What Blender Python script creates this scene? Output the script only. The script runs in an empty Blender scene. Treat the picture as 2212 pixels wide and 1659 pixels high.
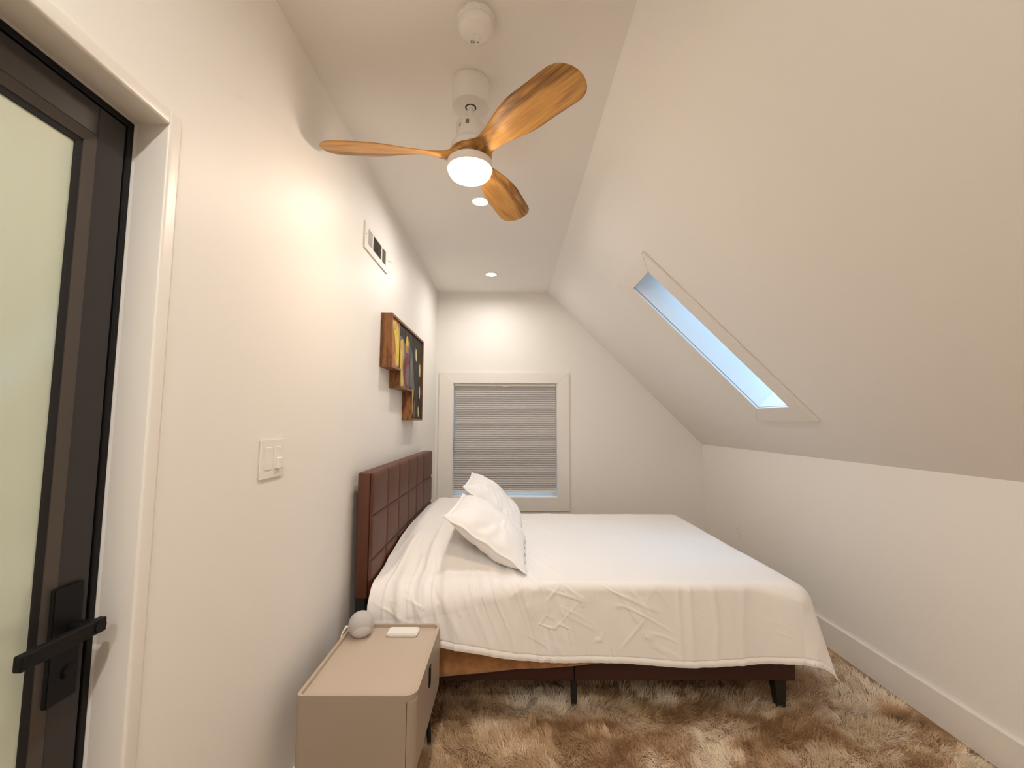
import bpy, bmesh, math, random
import numpy as np
from mathutils import Vector, Matrix

# ------------------------------------------------------------------ room sizes (metres)
D = 4.5          # far wall
W = 2.703        # right knee wall
K = 1.136        # knee wall height
ZC = 2.69        # flat ceiling height
XR = 1.149       # where the flat ceiling meets the slope
YB = -1.7        # wall behind the camera

S = bpy.context.scene
COL = S.collection

# ------------------------------------------------------------------ camera
PITCH, YAW, ROLL, FPX = 0.0851, 0.0054, 0.0041, 953.96
cam_d = bpy.data.cameras.new('camera')
cam = bpy.data.objects.new('camera', cam_d)
COL.objects.link(cam)
fw = Vector((math.sin(YAW) * math.cos(PITCH), math.cos(YAW) * math.cos(PITCH), math.sin(PITCH)))
ri = Vector((math.cos(YAW), -math.sin(YAW), 0))
up = ri.cross(fw)
r2 = ri * math.cos(ROLL) + up * math.sin(ROLL)
u2 = r2.cross(fw)
m = Matrix((r2, u2, -fw)).transposed().to_4x4()
m.translation = Vector((0.75, 0.0, 1.357))
cam.matrix_world = m
cam_d.sensor_width = 36.0
cam_d.lens = FPX * 36.0 / 2212.0
cam_d.clip_start = 0.02
S.camera = cam

# ------------------------------------------------------------------ world, exposure
S.view_settings.view_transform = 'Standard'
S.view_settings.look = 'None'
S.view_settings.gamma = 1.0
S.view_settings.exposure = 0.42
S.view_settings.use_curve_mapping = False
S.cycles.use_denoising = True
S.cycles.max_bounces = 14
S.cycles.diffuse_bounces = 8
S.cycles.sample_clamp_indirect = 6.0
SKY = (0.33, 0.61, 1.0)
SKY_STRENGTH = 8.0
w = bpy.data.worlds.new('dusk_sky')
S.world = w
w.use_nodes = True
_n, _l = w.node_tree.nodes, w.node_tree.links
bg = _n['Background']
_tc = _n.new('ShaderNodeTexCoord')
_sx = _n.new('ShaderNodeSeparateXYZ')
_rp = _n.new('ShaderNodeValToRGB')          # dark ground, dim horizon, bright overhead
_rp.color_ramp.elements[0].position = 0.0
_rp.color_ramp.elements[0].color = (.02, .025, .03, 1)
_rp.color_ramp.elements[1].position = 1.0
_rp.color_ramp.elements[1].color = (*SKY, 1)
for _p, _k in ((.02, .06), (.25, .10), (.60, .50)):
    _e = _rp.color_ramp.elements.new(_p)
    _e.color = (SKY[0] * _k, SKY[1] * _k, SKY[2] * _k, 1)
_l.new(_tc.outputs['Generated'], _sx.inputs[0])
_l.new(_sx.outputs[2], _rp.inputs[0])
_l.new(_rp.outputs[0], bg.inputs[0])
bg.inputs[1].default_value = SKY_STRENGTH

# strengths of the room's own lamps
FAN_COL, FAN_E = (1.0, 0.80, 0.61), 72.0
SPOT_COL, SPOT_W = (1.0, 0.94, 0.87), 6.0

# ------------------------------------------------------------------ materials
MATS = {}


def lin(c):
    return tuple(((v / 255) / 12.92 if v / 255 <= .04045 else ((v / 255 + .055) / 1.055) ** 2.4) for v in c)


def mat(name, col, rough=.5, metal=0., coat=0., sheen=0., emit=None, es=0., bump=0., bscale=200., var=0., vscale=3.):
    if name in MATS:
        return MATS[name]
    mt = bpy.data.materials.new(name)
    mt.use_nodes = True
    nt = mt.node_tree
    b = nt.nodes['Principled BSDF']
    b.inputs['Base Color'].default_value = (*col, 1)
    b.inputs['Roughness'].default_value = rough
    b.inputs['Metallic'].default_value = metal
    b.inputs['Coat Weight'].default_value = coat
    b.inputs['Sheen Weight'].default_value = sheen
    if emit:
        b.inputs['Emission Color'].default_value = (*emit, 1)
        b.inputs['Emission Strength'].default_value = es
    tc = nt.nodes.new('ShaderNodeTexCoord')
    if var:
        n = nt.nodes.new('ShaderNodeTexNoise')
        n.inputs['Scale'].default_value = vscale
        n.inputs['Detail'].default_value = 4
        nt.links.new(tc.outputs['Object'], n.inputs['Vector'])
        r = nt.nodes.new('ShaderNodeValToRGB')
        r.color_ramp.elements[0].position = .3
        r.color_ramp.elements[1].position = .7
        r.color_ramp.elements[0].color = (*[c * (1 - var) for c in col], 1)
        r.color_ramp.elements[1].color = (*[min(1, c * (1 + var)) for c in col], 1)
        nt.links.new(n.outputs['Fac'], r.inputs['Fac'])
        nt.links.new(r.outputs['Color'], b.inputs['Base Color'])
    if bump:
        n = nt.nodes.new('ShaderNodeTexNoise')
        n.inputs['Scale'].default_value = bscale
        n.inputs['Detail'].default_value = 3
        nt.links.new(tc.outputs['Object'], n.inputs['Vector'])
        bp = nt.nodes.new('ShaderNodeBump')
        bp.inputs['Strength'].default_value = bump
        bp.inputs['Distance'].default_value = .002
        nt.links.new(n.outputs['Fac'], bp.inputs['Height'])
        nt.links.new(bp.outputs['Normal'], b.inputs['Normal'])
    MATS[name] = mt
    return mt


def wood(name, dark, light, scale=(1, 12, 12), rough=.4, wave=6., rings=True, spec=.4):
    """grain along local X of the object coordinates"""
    mt = bpy.data.materials.new(name)
    mt.use_nodes = True
    nt = mt.node_tree
    N, L = nt.nodes, nt.links
    b = N['Principled BSDF']
    b.inputs['Roughness'].default_value = rough
    b.inputs['Specular IOR Level'].default_value = spec
    tc = N.new('ShaderNodeTexCoord')
    mp = N.new('ShaderNodeMapping')
    mp.inputs['Scale'].default_value = scale
    L.new(tc.outputs['Object'], mp.inputs['Vector'])
    n1 = N.new('ShaderNodeTexNoise')
    n1.inputs['Scale'].default_value = 1.6
    n1.inputs['Detail'].default_value = 2
    n1.inputs['Distortion'].default_value = .6
    L.new(mp.outputs[0], n1.inputs['Vector'])
    mul = N.new('ShaderNodeMath')
    mul.operation = 'MULTIPLY'
    mul.inputs[1].default_value = wave * 6.28
    L.new(n1.outputs['Fac'], mul.inputs[0])
    sn = N.new('ShaderNodeMath')
    sn.operation = 'SINE'
    L.new(mul.outputs[0], sn.inputs[0])
    ma = N.new('ShaderNodeMath')
    ma.operation = 'MULTIPLY_ADD'
    ma.inputs[1].default_value = .28
    ma.inputs[2].default_value = .5
    L.new(sn.outputs[0], ma.inputs[0])
    mp2 = N.new('ShaderNodeMapping')
    mp2.inputs['Scale'].default_value = (scale[0] * 3, scale[1] * 9, scale[2] * 9)
    L.new(tc.outputs['Object'], mp2.inputs['Vector'])
    n2 = N.new('ShaderNodeTexNoise')
    n2.inputs['Scale'].default_value = 2.5
    n2.inputs['Detail'].default_value = 5
    L.new(mp2.outputs[0], n2.inputs['Vector'])
    ad = N.new('ShaderNodeMath')
    ad.operation = 'MULTIPLY_ADD'
    ad.inputs[1].default_value = .8
    L.new(n2.outputs['Fac'], ad.inputs[0])
    sub = N.new('ShaderNodeMath')
    sub.operation = 'SUBTRACT'
    sub.inputs[1].default_value = .4
    L.new(ma.outputs[0], sub.inputs[0])
    L.new(sub.outputs[0], ad.inputs[2])
    r = N.new('ShaderNodeValToRGB')
    r.color_ramp.elements[0].position = .1
    r.color_ramp.elements[1].position = .85
    r.color_ramp.elements[0].color = (*dark, 1)
    r.color_ramp.elements[1].color = (*light, 1)
    L.new(ad.outputs[0], r.inputs['Fac'])
    L.new(r.outputs['Color'], b.inputs['Base Color'])
    MATS[name] = mt
    return mt


M_wall = mat('warm_white_satin_paint', (.82, .80, .765), .47, bump=.12, bscale=90)
M_wall.node_tree.nodes['Principled BSDF'].inputs['Specular IOR Level'].default_value = .28
M_ceil = mat('flat_ceiling_paint', (.82, .80, .76), .8, bump=.1, bscale=120)
M_trim = mat('white_trim_enamel', (.80, .77, .72), .35)
M_white = mat('white_plastic', (.80, .78, .74), .4)
M_metalw = mat('white_powder_coat', (.78, .76, .72), .45)
M_black = mat('black_metal', (.005, .0045, .005), .5)
M_black.node_tree.nodes['Principled BSDF'].inputs['Specular IOR Level'].default_value = .22
M_door = mat('dark_bronze_door_metal', (.032, .028, .027), .45, bump=.05)
M_door.node_tree.nodes['Principled BSDF'].inputs['Specular IOR Level'].default_value = .35
M_bead = mat('lit_bronze_bead', (.065, .052, .043), .4)  # lighter, browner door bronze: light on the sloped bead put into the colour
M_gasket = mat('black_rubber', (.006, .005, .006), .6)
M_blade = wood('honey_wood_blade', lin((118, 76, 30)), lin((214, 160, 84)), (1.0, 8, 8), .36, 3.)
M_walnut = wood('walnut_frame_wood', lin((80, 46, 20)), lin((146, 96, 50)), (14, 14, 2.2), .45, 3.)
M_floor = wood('tan_oak_floor', lin((128, 98, 66)), lin((168, 134, 96)), (6, .6, 6), .45, 2.)
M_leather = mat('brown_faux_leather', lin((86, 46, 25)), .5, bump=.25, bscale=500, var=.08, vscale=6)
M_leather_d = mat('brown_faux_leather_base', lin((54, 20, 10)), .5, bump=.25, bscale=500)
M_blackwood = mat('black_painted_wood', (.012, .010, .010), .45)
M_linen = mat('white_cotton', (.84, .82, .80), .85, sheen=.25, bump=.15, bscale=700)
M_linen2 = mat('white_pillow_cotton', (.86, .84, .825), .85, sheen=.25, bump=.12, bscale=700)
M_matt = mat('white_mattress_fabric', (.7, .68, .64), .9)
M_plush = mat('caramel_plush_fleece', lin((176, 126, 78)), .95, sheen=.5, bump=.9, bscale=160, var=.28, vscale=22)
M_ns = mat('greige_lacquer', lin((158, 144, 129)), .42)
M_nstop = mat('greige_leather_top', lin((186, 170, 153)), .5, bump=.05)
M_grey = mat('light_grey_fabric', lin((188, 184, 182)), .9, bump=.5, bscale=900)
M_dark = mat('dark_recess', (.01, .008, .007), .8)
M_label = mat('grey_sticker', lin((120, 110, 104)), .6)


def emis(name, col, s):
    mt = bpy.data.materials.new(name)
    mt.use_nodes = True
    nt = mt.node_tree
    nt.nodes.clear()
    e = nt.nodes.new('ShaderNodeEmission')
    e.inputs[0].default_value = (*col, 1)
    e.inputs[1].default_value = s
    o = nt.nodes.new('ShaderNodeOutputMaterial')
    nt.links.new(e.outputs[0], o.inputs[0])
    return mt


M_fanlight = emis('warm_lit_diffuser', FAN_COL, FAN_E)
M_spot = emis('lit_downlight_lens', SPOT_COL, 8.0)

# clear glass
M_glass = bpy.data.materials.new('clear_glass')
M_glass.use_nodes = True
_nt = M_glass.node_tree
_nt.nodes.clear()
_o = _nt.nodes.new('ShaderNodeOutputMaterial')
_mx = _nt.nodes.new('ShaderNodeMixShader')
_mx.inputs[0].default_value = .06
_t = _nt.nodes.new('ShaderNodeBsdfTransparent')
_t.inputs[0].default_value = (.93, .97, .97, 1)
_g = _nt.nodes.new('ShaderNodeBsdfGlossy')
_g.inputs['Roughness'].default_value = .02
_nt.links.new(_t.outputs[0], _mx.inputs[1])
_nt.links.new(_g.outputs[0], _mx.inputs[2])
_nt.links.new(_mx.outputs[0], _o.inputs[0])

M_frost = bpy.data.materials.new('frosted_green_glass')
M_frost.use_nodes = True
_b = M_frost.node_tree.nodes['Principled BSDF']
_b.inputs['Base Color'].default_value = (.56, .62, .50, 1)
_b.inputs['Roughness'].default_value = .55
_b.inputs['Coat Weight'].default_value = 1.0
_b.inputs['Coat Roughness'].default_value = .03


# ------------------------------------------------------------------ mesh helpers
def obj(name, bm, m, parent=None, smooth=False, loc=None):
    me = bpy.data.meshes.new(name)
    bmesh.ops.recalc_face_normals(bm, faces=bm.faces[:])
    bm.to_mesh(me)
    bm.free()
    for x in (m if isinstance(m, (list, tuple)) else [m]):
        me.materials.append(x)
    if smooth:
        for p in me.polygons:
            p.use_smooth = True
    o = bpy.data.objects.new(name, me)
    COL.objects.link(o)
    if parent:
        o.parent = parent
    if loc is not None:
        o.location = loc
    return o


def smooth_angle(o, deg=35):
    me = o.data
    for p in me.polygons:
        p.use_smooth = True
    bm = bmesh.new()
    bm.from_mesh(me)
    for e in bm.edges:
        if len(e.link_faces) == 2 and e.calc_face_angle(0) > math.radians(deg):
            e.smooth = False
    bm.to_mesh(me)
    bm.free()
    return o


def empty(name, loc=(0, 0, 0), kind=None):
    o = bpy.data.objects.new(name, None)
    o.location = loc
    o.empty_display_size = .05
    COL.objects.link(o)
    if kind:
        o['kind'] = kind
    return o


def tag(o, label, cat, group=None):
    o['label'] = label
    o['category'] = cat
    if group:
        o['group'] = group
    return o


def struct(o):
    o['kind'] = 'structure'
    return o


def box(bm, lo, hi, bev=0., seg=2, mi=0):
    c = [(a + b) / 2 for a, b in zip(lo, hi)]
    s = [abs(b - a) for a, b in zip(lo, hi)]
    tmp = bmesh.new()
    bmesh.ops.create_cube(tmp, size=1.0)
    bmesh.ops.scale(tmp, vec=s, verts=tmp.verts[:])
    bmesh.ops.translate(tmp, vec=c, verts=tmp.verts[:])
    if bev:
        bmesh.ops.bevel(tmp, geom=tmp.edges[:], offset=bev, segments=seg, affect='EDGES', profile=.5)
    for f in tmp.faces:
        f.material_index = mi
    merge(bm, tmp)
    return bm


def merge(bm, tmp):
    me = bpy.data.meshes.new('tmp')
    tmp.to_mesh(me)
    tmp.free()
    bm.from_mesh(me)
    bpy.data.meshes.remove(me)


def bx(lo, hi, bev=0., seg=2):
    return box(bmesh.new(), lo, hi, bev, seg)


def prism(bm, pts, axis, a, b, bev=0., mi=0, seg=2, cap_only=False):
    """pts: 2-D outline in the two other axes (order x,y,z without axis), extruded from a to b"""
    tmp = bmesh.new()

    def p3(p, t):
        if axis == 0:
            return (t, p[0], p[1])
        if axis == 1:
            return (p[0], t, p[1])
        return (p[0], p[1], t)
    v0 = [tmp.verts.new(p3(p, a)) for p in pts]
    v1 = [tmp.verts.new(p3(p, b)) for p in pts]
    n = len(pts)
    f0 = tmp.faces.new(v0)
    f1 = tmp.faces.new(v1[::-1])
    for i in range(n):
        tmp.faces.new((v0[i], v0[(i + 1) % n], v1[(i + 1) % n], v1[i]))
    bmesh.ops.recalc_face_normals(tmp, faces=tmp.faces[:])
    if bev:
        es = tmp.edges[:]
        if cap_only:
            es = list({e for f in (f0, f1) for e in f.edges})
        bmesh.ops.bevel(tmp, geom=es, offset=bev, segments=seg, affect='EDGES')
    for f in tmp.faces:
        f.material_index = mi
    merge(bm, tmp)
    return bm


def lathe(prof, n=48, c=(0, 0, 0), bm=None, mi=0):
    """prof: list of (r, z) top to bottom"""
    tmp = bmesh.new()
    rings = []
    for r, z in prof:
        if r < 1e-6:
            rings.append([tmp.verts.new((c[0], c[1], c[2] + z))])
        else:
            rings.append([tmp.verts.new((c[0] + r * math.cos(2 * math.pi * i / n), c[1] + r * math.sin(2 * math.pi * i / n), c[2] + z)) for i in range(n)])
    for A, B in zip(rings, rings[1:]):
        for i in range(n):
            j = (i + 1) % n
            if len(A) == 1 and len(B) == 1:
                continue
            if len(A) == 1:
                tmp.faces.new((A[0], B[i], B[j]))
            elif len(B) == 1:
                tmp.faces.new((A[i], A[j], B[0]))
            else:
                tmp.faces.new((A[i], A[j], B[j], B[i]))
    for f in tmp.faces:
        f.material_index = mi
    if bm is None:
        bm = bmesh.new()
    merge(bm, tmp)
    return bm


def tube(pts, r, n=10, bm=None, mi=0):
    tmp = bmesh.new()
    P = [Vector(p) for p in pts]
    rings = []
    prev = None
    for i, p in enumerate(P):
        t = (P[min(i + 1, len(P) - 1)] - P[max(i - 1, 0)]).normalized()
        a = prev if prev is not None else (Vector((0, 0, 1)) if abs(t.z) < .9 else Vector((1, 0, 0)))
        s = t.cross(a).normalized()
        a2 = s.cross(t).normalized()
        prev = a2
        rr = r[i] if isinstance(r, (list, tuple)) else r
        rings.append([tmp.verts.new(p + (s * math.cos(2 * math.pi * k / n) + a2 * math.sin(2 * math.pi * k / n)) * rr) for k in range(n)])
    for A, B in zip(rings, rings[1:]):
        for k in range(n):
            tmp.faces.new((A[k], A[(k + 1) % n], B[(k + 1) % n], B[k]))
    tmp.faces.new(rings[0])
    tmp.faces.new(rings[-1][::-1])
    for f in tmp.faces:
        f.material_index = mi
    if bm is None:
        bm = bmesh.new()
    merge(bm, tmp)
    return bm


def rrect(x0, y0, x1, y1, r, n=6):
    """rounded rectangle; r = one radius or four for corners (x0,y0),(x1,y0),(x1,y1),(x0,y1)"""
    if not isinstance(r, (list, tuple)):
        r = [r] * 4
    out = []
    for (cx, cy, a0, rr) in ((x0, y0, 180, r[0]), (x1, y0, 270, r[1]), (x1, y1, 0, r[2]), (x0, y1, 90, r[3])):
        sx = 1 if cx == x0 else -1
        sy = 1 if cy == y0 else -1
        for k in range(n + 1):
            a = math.radians(a0 + 90 * k / n)
            out.append((cx + sx * rr + rr * math.cos(a), cy + sy * rr + rr * math.sin(a)))
    return out


def grid_obj(name, P, m, parent=None, smooth=True, thick=0.):
    """P: (nu, nv, 3) numpy array of points"""
    nu, nv, _ = P.shape
    idx = np.arange(nu * nv).reshape(nu, nv)
    q = np.stack([idx[:-1, :-1], idx[1:, :-1], idx[1:, 1:], idx[:-1, 1:]], -1).reshape(-1, 4)
    me = bpy.data.meshes.new(name)
    me.vertices.add(nu * nv)
    me.vertices.foreach_set('co', P.reshape(-1).astype(np.float32))
    me.loops.add(q.size)
    me.loops.foreach_set('vertex_index', q.reshape(-1).astype(np.int32))
    me.polygons.add(len(q))
    me.polygons.foreach_set('loop_start', (np.arange(len(q)) * 4).astype(np.int32))
    me.polygons.foreach_set('use_smooth', np.full(len(q), smooth))
    me.update(calc_edges=True)
    me.materials.append(m)
    o = bpy.data.objects.new(name, me)
    COL.objects.link(o)
    if parent:
        o.parent = parent
    if thick:
        s = o.modifiers.new('thickness', 'SOLIDIFY')
        s.thickness = thick
        s.offset = -1
    return o


# numpy noise
_rs = np.random.RandomState(7)
_TAB = _rs.rand(256, 256)


def vnoise(x, y, seed=0):
    x = np.asarray(x, float) + seed * 17.3
    y = np.asarray(y, float) + seed * 9.7
    xi, yi = np.floor(x).astype(int), np.floor(y).astype(int)
    fx, fy = x - xi, y - yi
    fx = fx * fx * fx * (fx * (fx * 6 - 15) + 10)
    fy = fy * fy * fy * (fy * (fy * 6 - 15) + 10)

    def T(a, b):
        return _TAB[a & 255, b & 255]
    return (T(xi, yi) * (1 - fx) + T(xi + 1, yi) * fx) * (1 - fy) + (T(xi, yi + 1) * (1 - fx) + T(xi + 1, yi + 1) * fx) * fy


def fbm(x, y, seed=0, oct=4):
    s, a, t = 0., .5, 0.
    for k in range(oct):
        s = s + a * vnoise(x * 2 ** k, y * 2 ** k, seed + k * 3)
        t += a
        a *= .5
    return s / t


def ridge(x, y, seed=0):
    """thin crease lines where the noise crosses its middle, 0..1"""
    n = fbm(x, y, seed, 2)
    return np.exp(-((n - .5) / .035) ** 2)


def crease(x, y, sc, seed, ang):
    """long straight soft creases running at an angle, broken into short runs"""
    c, s_ = math.cos(ang), math.sin(ang)
    u, v = x * c + y * s_, -x * s_ + y * c
    n = vnoise(u * sc * .9, v * sc * 5, seed)
    m = vnoise(u * sc * 1.3 + 4, v * sc * 2.2, seed + 2)
    return np.exp(-((n - .5) / .10) ** 2) * sst(.55, .75, m)


def sst(a, b, x):
    t = np.clip((x - a) / (b - a), 0, 1)
    return t * t * (3 - 2 * t)


# ================================================================== THE ROOM
T = .14
# floor
struct(obj('floor', bx((-T, YB - T, -.06), (W + T, D + T, 0)), M_floor))

# left wall with the door opening  (opening y .08..0.918, z 0..2.0)
DY0, DY1, DZ = .06, .918, 2.0
bm = bmesh.new()
box(bm, (-T, DY1, 0), (0, D, ZC))
box(bm, (-T, YB, 0), (0, DY0, ZC))
box(bm, (-T, DY0, DZ), (0, DY1, ZC))
struct(obj('wall_left', bm, M_wall))

# far wall with the window opening
wx0, wx1, wz0, wz1 = .176, 1.236, .604, 1.748
SX = W - XR
bm = bmesh.new()
box(bm, (-T, D, 0), (wx0, D + T, ZC + .1))
prism(bm, [(wx1, 0), (W + T, 0), (W + T, K - .04), (wx1, W + K + .10 - wx1)], 1, D, D + T)
box(bm, (wx0, D, 0), (wx1, D + T, wz0))
box(bm, (wx0, D, wz1), (wx1, D + T, ZC + .1))
struct(obj('wall_far', bm, M_wall))
bm = bmesh.new()
prism(bm, [(-T, 0), (W + T, 0), (W + T, K - .04), (XR + .06, ZC + .04), (-T, ZC + .04)], 1, YB - T, YB)
struct(obj('wall_back', bm, M_wall))
struct(obj('wall_right', bx((W, YB, 0), (W + T, D, K)), M_wall))
struct(obj('ceiling', bx((-T, YB - T, ZC), (XR, D + T, ZC + .06)), M_ceil))

# the sloping wall: local frame s down the slope, y, n outward
L_S = math.hypot(SX, ZC - K)
sd = Vector((SX / L_S, 0, (K - ZC) / L_S))
nd = Vector(((ZC - K) / L_S, 0, SX / L_S))
SM = Matrix((sd, Vector((0, 1, 0)), nd)).transposed().to_4x4()
SM.translation = Vector((XR, 0, ZC))
s0, s1, y0, y1 = .612, 1.742, 2.560, 2.893      # clear opening
g = .008


def slope_obj(name, bm, m, parent=None):
    o = obj(name, bm, m, parent)
    o.matrix_world = SM
    return o


bm = bmesh.new()
SD_ = .30
box(bm, (0, YB - T, 0), (s0 - g, D + T, .05))
box(bm, (s1 + g, YB - T, 0), (L_S + .12, D + T, .05))
box(bm, (s0 - g, YB - T, 0), (s1 + g, y0 - g, .05))
box(bm, (s0 - g, y1 + g, 0), (s1 + g, D + T, .05))
struct(slope_obj('wall_slope', bm, M_wall))

# skylight
sky = empty('window_2', kind='structure')
sky.matrix_world = SM


def sky_part(name, bm, m):
    o = obj(name, bm, m, sky)
    return o


bm = bmesh.new()
d0, d1 = .0, .27
h_ = g - .0025
box(bm, (s0 - g - .02, y0 - g - .02, d0), (s0 - h_, y1 + g + .02, d1))
box(bm, (s1 + h_, y0 - g - .02, d0), (s1 + g + .02, y1 + g + .02, d1))
box(bm, (s0 - h_, y0 - g - .02, d0), (s1 + h_, y0 - h_, d1))
box(bm, (s0 - h_, y1 + h_, d0), (s1 + h_, y1 + g + .02, d1))
sky_part('lining', bm, M_trim)
M_groove = mat('grey_blue_line', lin((120, 132, 142)), .6)  # thin grey strip draws the dark groove line behind the casing
bm = bmesh.new()
sn0, sn1, h2 = .0035, .0075, h_ - .0012
box(bm, (s0 - h2, y1 + h2, sn0), (s1 + h2, y1 + h_ + .001, sn1))
box(bm, (s0 - h2, y0 - h_ - .001, sn0), (s1 + h2, y0 - h2, sn1))
box(bm, (s1 + h2, y0 - h2, sn0), (s1 + h_ + .001, y1 + h2, sn1))
box(bm, (s0 - h_ - .001, y0 - h2, sn0), (s0 - h2, y1 + h2, sn1))
sky_part('groove_line', bm, M_groove)
bm = bmesh.new()
so0, so1, yo0, yo1 = .508, 1.862, 2.437, 3.043
prism(bm, [(so0, yo0), (s0, y0), (s0, y1), (so0, yo1)], 2, -.013, -.0005, .002)
prism(bm, [(so1, yo0), (s1, y0), (s1, y1), (so1, yo1)], 2, -.013, -.0005, .002)
prism(bm, [(so0, yo0), (so1, yo0), (s1, y0), (s0, y0)], 2, -.013, -.0005, .002)
prism(bm, [(so0, yo1), (so1, yo1), (s1, y1), (s0, y1)], 2, -.013, -.0005, .002)
sky_part('casing', bm, M_trim)
bm = bmesh.new()
e = .03
box(bm, (s0 - .03, y0 - .03, d1), (s1 + .03, y0 - g + e, d1 + .04))
box(bm, (s0 - .03, y1 + g - e, d1), (s1 + .03, y1 + .03, d1 + .04))
box(bm, (s0 - .03, y0 - g + e, d1), (s0 - g + e, y1 + g - e, d1 + .04))
box(bm, (s1 + g - e, y0 - g + e, d1), (s1 + .03, y1 + g - e, d1 + .04))
sky_part('sash_frame', bm, M_trim)
sky_part('glass_pane', bx((s0, y0 + .01, d1 + .015), (s1, y1 - .01, d1 + .021)), M_glass)

# far window
win = empty('window_1', kind='structure')
cx0, cx1, cz0, cz1 = .034, 1.356, .470, 1.856
bm = bmesh.new()
ya, yb = D - .018, D - .0005
prism(bm, [(cx0, cz1), (cx1, cz1), (wx1, wz1), (wx0, wz1)], 1, ya, yb, .002)
prism(bm, [(cx1, cz1), (cx1, cz0), (wx1, wz0), (wx1, wz1)], 1, ya, yb, .002)
prism(bm, [(cx0, cz0), (cx1, cz0), (wx1, wz0), (wx0, wz0)], 1, ya, yb, .002)
prism(bm, [(cx0, cz0), (cx0, cz1), (wx0, wz1), (wx0, wz0)], 1, ya, yb, .002)
obj('casing', bm, M_trim, win)
bm = bmesh.new()
j = .006
box(bm, (wx0 - .0, D, wz0), (wx0 + j, D + T, wz1))
box(bm, (wx1 - j, D, wz0), (wx1, D + T, wz1))
box(bm, (wx0 + j, D, wz1 - j), (wx1 - j, D + T, wz1))
box(bm, (wx0 + j, D, wz0), (wx1 - j, D + T, wz0 + j))
obj('jamb', bm, M_trim, win)
bm = bmesh.new()
f = .035
zm = (wz0 + wz1) / 2
for (a, b, c, d) in ((wx0 + j, wx0 + f, wz0 + j, wz1 - j), (wx1 - f, wx1 - j, wz0 + j, wz1 - j), (wx0 + f, wx1 - f, wz0 + j, wz0 + f),
                     (wx0 + f, wx1 - f, wz1 - f, wz1 - j), (wx0 + f, wx1 - f, zm - .02, zm + .02)):
    box(bm, (a, D + .075, c), (b, D + .11, d), .003)
obj('sash_frame', bm, M_trim, win)
obj('glass_pane', bx((wx0 + f, D + .09, wz0 + f), (wx1 - f, D + .095, wz1 - f)), M_glass, win)

# cellular blind
bl = tag(empty('cellular_blind', ((wx0 + wx1) / 2, D + .03, wz0)), 'grey pleated cellular shade pulled down in the far window', 'blind')
bx0, bx1 = wx0 + .014, wx1 - .012
bl_c = Vector(bl.location)


def rel(o, root):
    o.location = Vector(o.location) - Vector(root.location)
    return o


rel(obj('headrail', bx((bx0, D + .012, wz1 - .030), (bx1, D + .05, wz1 - j - .001), .003), M_trim, bl), bl)
bm = bmesh.new()
npl = 47
zt, zb = wz1 - .030, wz0 + .062
ph = (zt - zb) / npl
prev = None
for i in range(npl * 2 + 1):
    z = zt - i * ph / 2
    yy = D + (.024 if i % 2 else .036)
    a = bm.verts.new((bx0, yy, z))
    b = bm.verts.new((bx1, yy, z))
    if prev:
        bm.faces.new((prev[0], prev[1], b, a))
    prev = (a, b)
# back sheet of the cells
prev = None
for i in range(npl * 2 + 1):
    z = zt - i * ph / 2
    yy = D + (.050 if i % 2 else .0362)
    a = bm.verts.new((bx0, yy, z))
    b = bm.verts.new((bx1, yy, z))
    if prev:
        bm.faces.new((prev[0], prev[1], b, a))
    prev = (a, b)
M_shade = mat('grey_shade_fabric', lin((198, 195, 194)), .9)
rel(obj('shade_fabric', bm, M_shade, bl), bl)
rel(obj('bottom_rail', bx((bx0, D + .020, zb - .02), (bx1, D + .046, zb), .004), M_trim, bl), bl)
rel(obj('handle', bx(((bx0 + bx1) / 2 - .03, D + .006, wz1 - .036), ((bx0 + bx1) / 2 + .03, D + .0125, wz1 - .028), .002), M_trim, bl), bl)

# ---- baseboards
bm = bx((W - .016, YB, .001), (W, D - .016, .15), .0)
for e_ in bm.edges:
    pass
struct(obj('baseboard_right', bm, M_trim))
struct(obj('baseboard_far', bx((0, D - .016, .001), (W, D, .15)), M_trim))
struct(obj('baseboard_left', bx((0, DY1 + .04, .001), (.016, D - .016, .15)), M_trim))

# ---- door trim (casing edge + reveal lining)
bm = bmesh.new()
cw = .035
box(bm, (-.0705, DY1, 0.001), (.006, DY1 + cw, DZ + cw), .006, 4)
box(bm, (-.0705, DY0 - cw, 0.001), (.006, DY0, DZ + cw), .006, 4)
box(bm, (-.0705, DY0 - .001, DZ), (.006, DY1 + .001, DZ + cw), .006, 4)
bmw = bmesh.new()
struct(obj('trim_1', bm, M_trim))
smooth_angle(bpy.data.objects['trim_1'])

# ---- door
door = empty('door_1', (-.085, DY0, 0), 'structure')


def dpart(name, bm, m, parent=None, **k):
    o = obj(name, bm, m, parent or door, **k)
    if parent is None:
        o.location = -Vector(door.location)
    return o


bm = bmesh.new()
ft = .014
box(bm, (-.125, DY1 - ft, 0.001), (-.0712, DY1, DZ), .002)
box(bm, (-.125, DY0, 0.001), (-.0712, DY0 + ft, DZ), .002)
box(bm, (-.125, DY0 + ft, DZ - ft), (-.0712, DY1 - ft, DZ), .002)
dpart('door_frame', bm, M_black)
ly0, ly1, lz1 = DY0 + ft + .004, DY1 - ft - .004, DZ - ft - .004
st = .060
bm = bmesh.new()
xf, xb = -.073, -.113
box(bm, (xb, ly1 - st, .006), (xf, ly1, lz1), .0015)
box(bm, (xb, ly0, .006), (xf, ly0 + st, lz1), .0015)
box(bm, (xb, ly0 + st, lz1 - .062), (xf, ly1 - st, lz1), .0015)
box(bm, (xb, ly0 + st, .006), (xf, ly1 - st, .12), .0015)
dpart('door_leaf', bm, M_door)
# glazing bead (sloping) and gasket
a0, a1, b0, b1 = ly0 + st, ly1 - st, .12, lz1 - .062
bw = .017
bm = bmesh.new()


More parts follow.
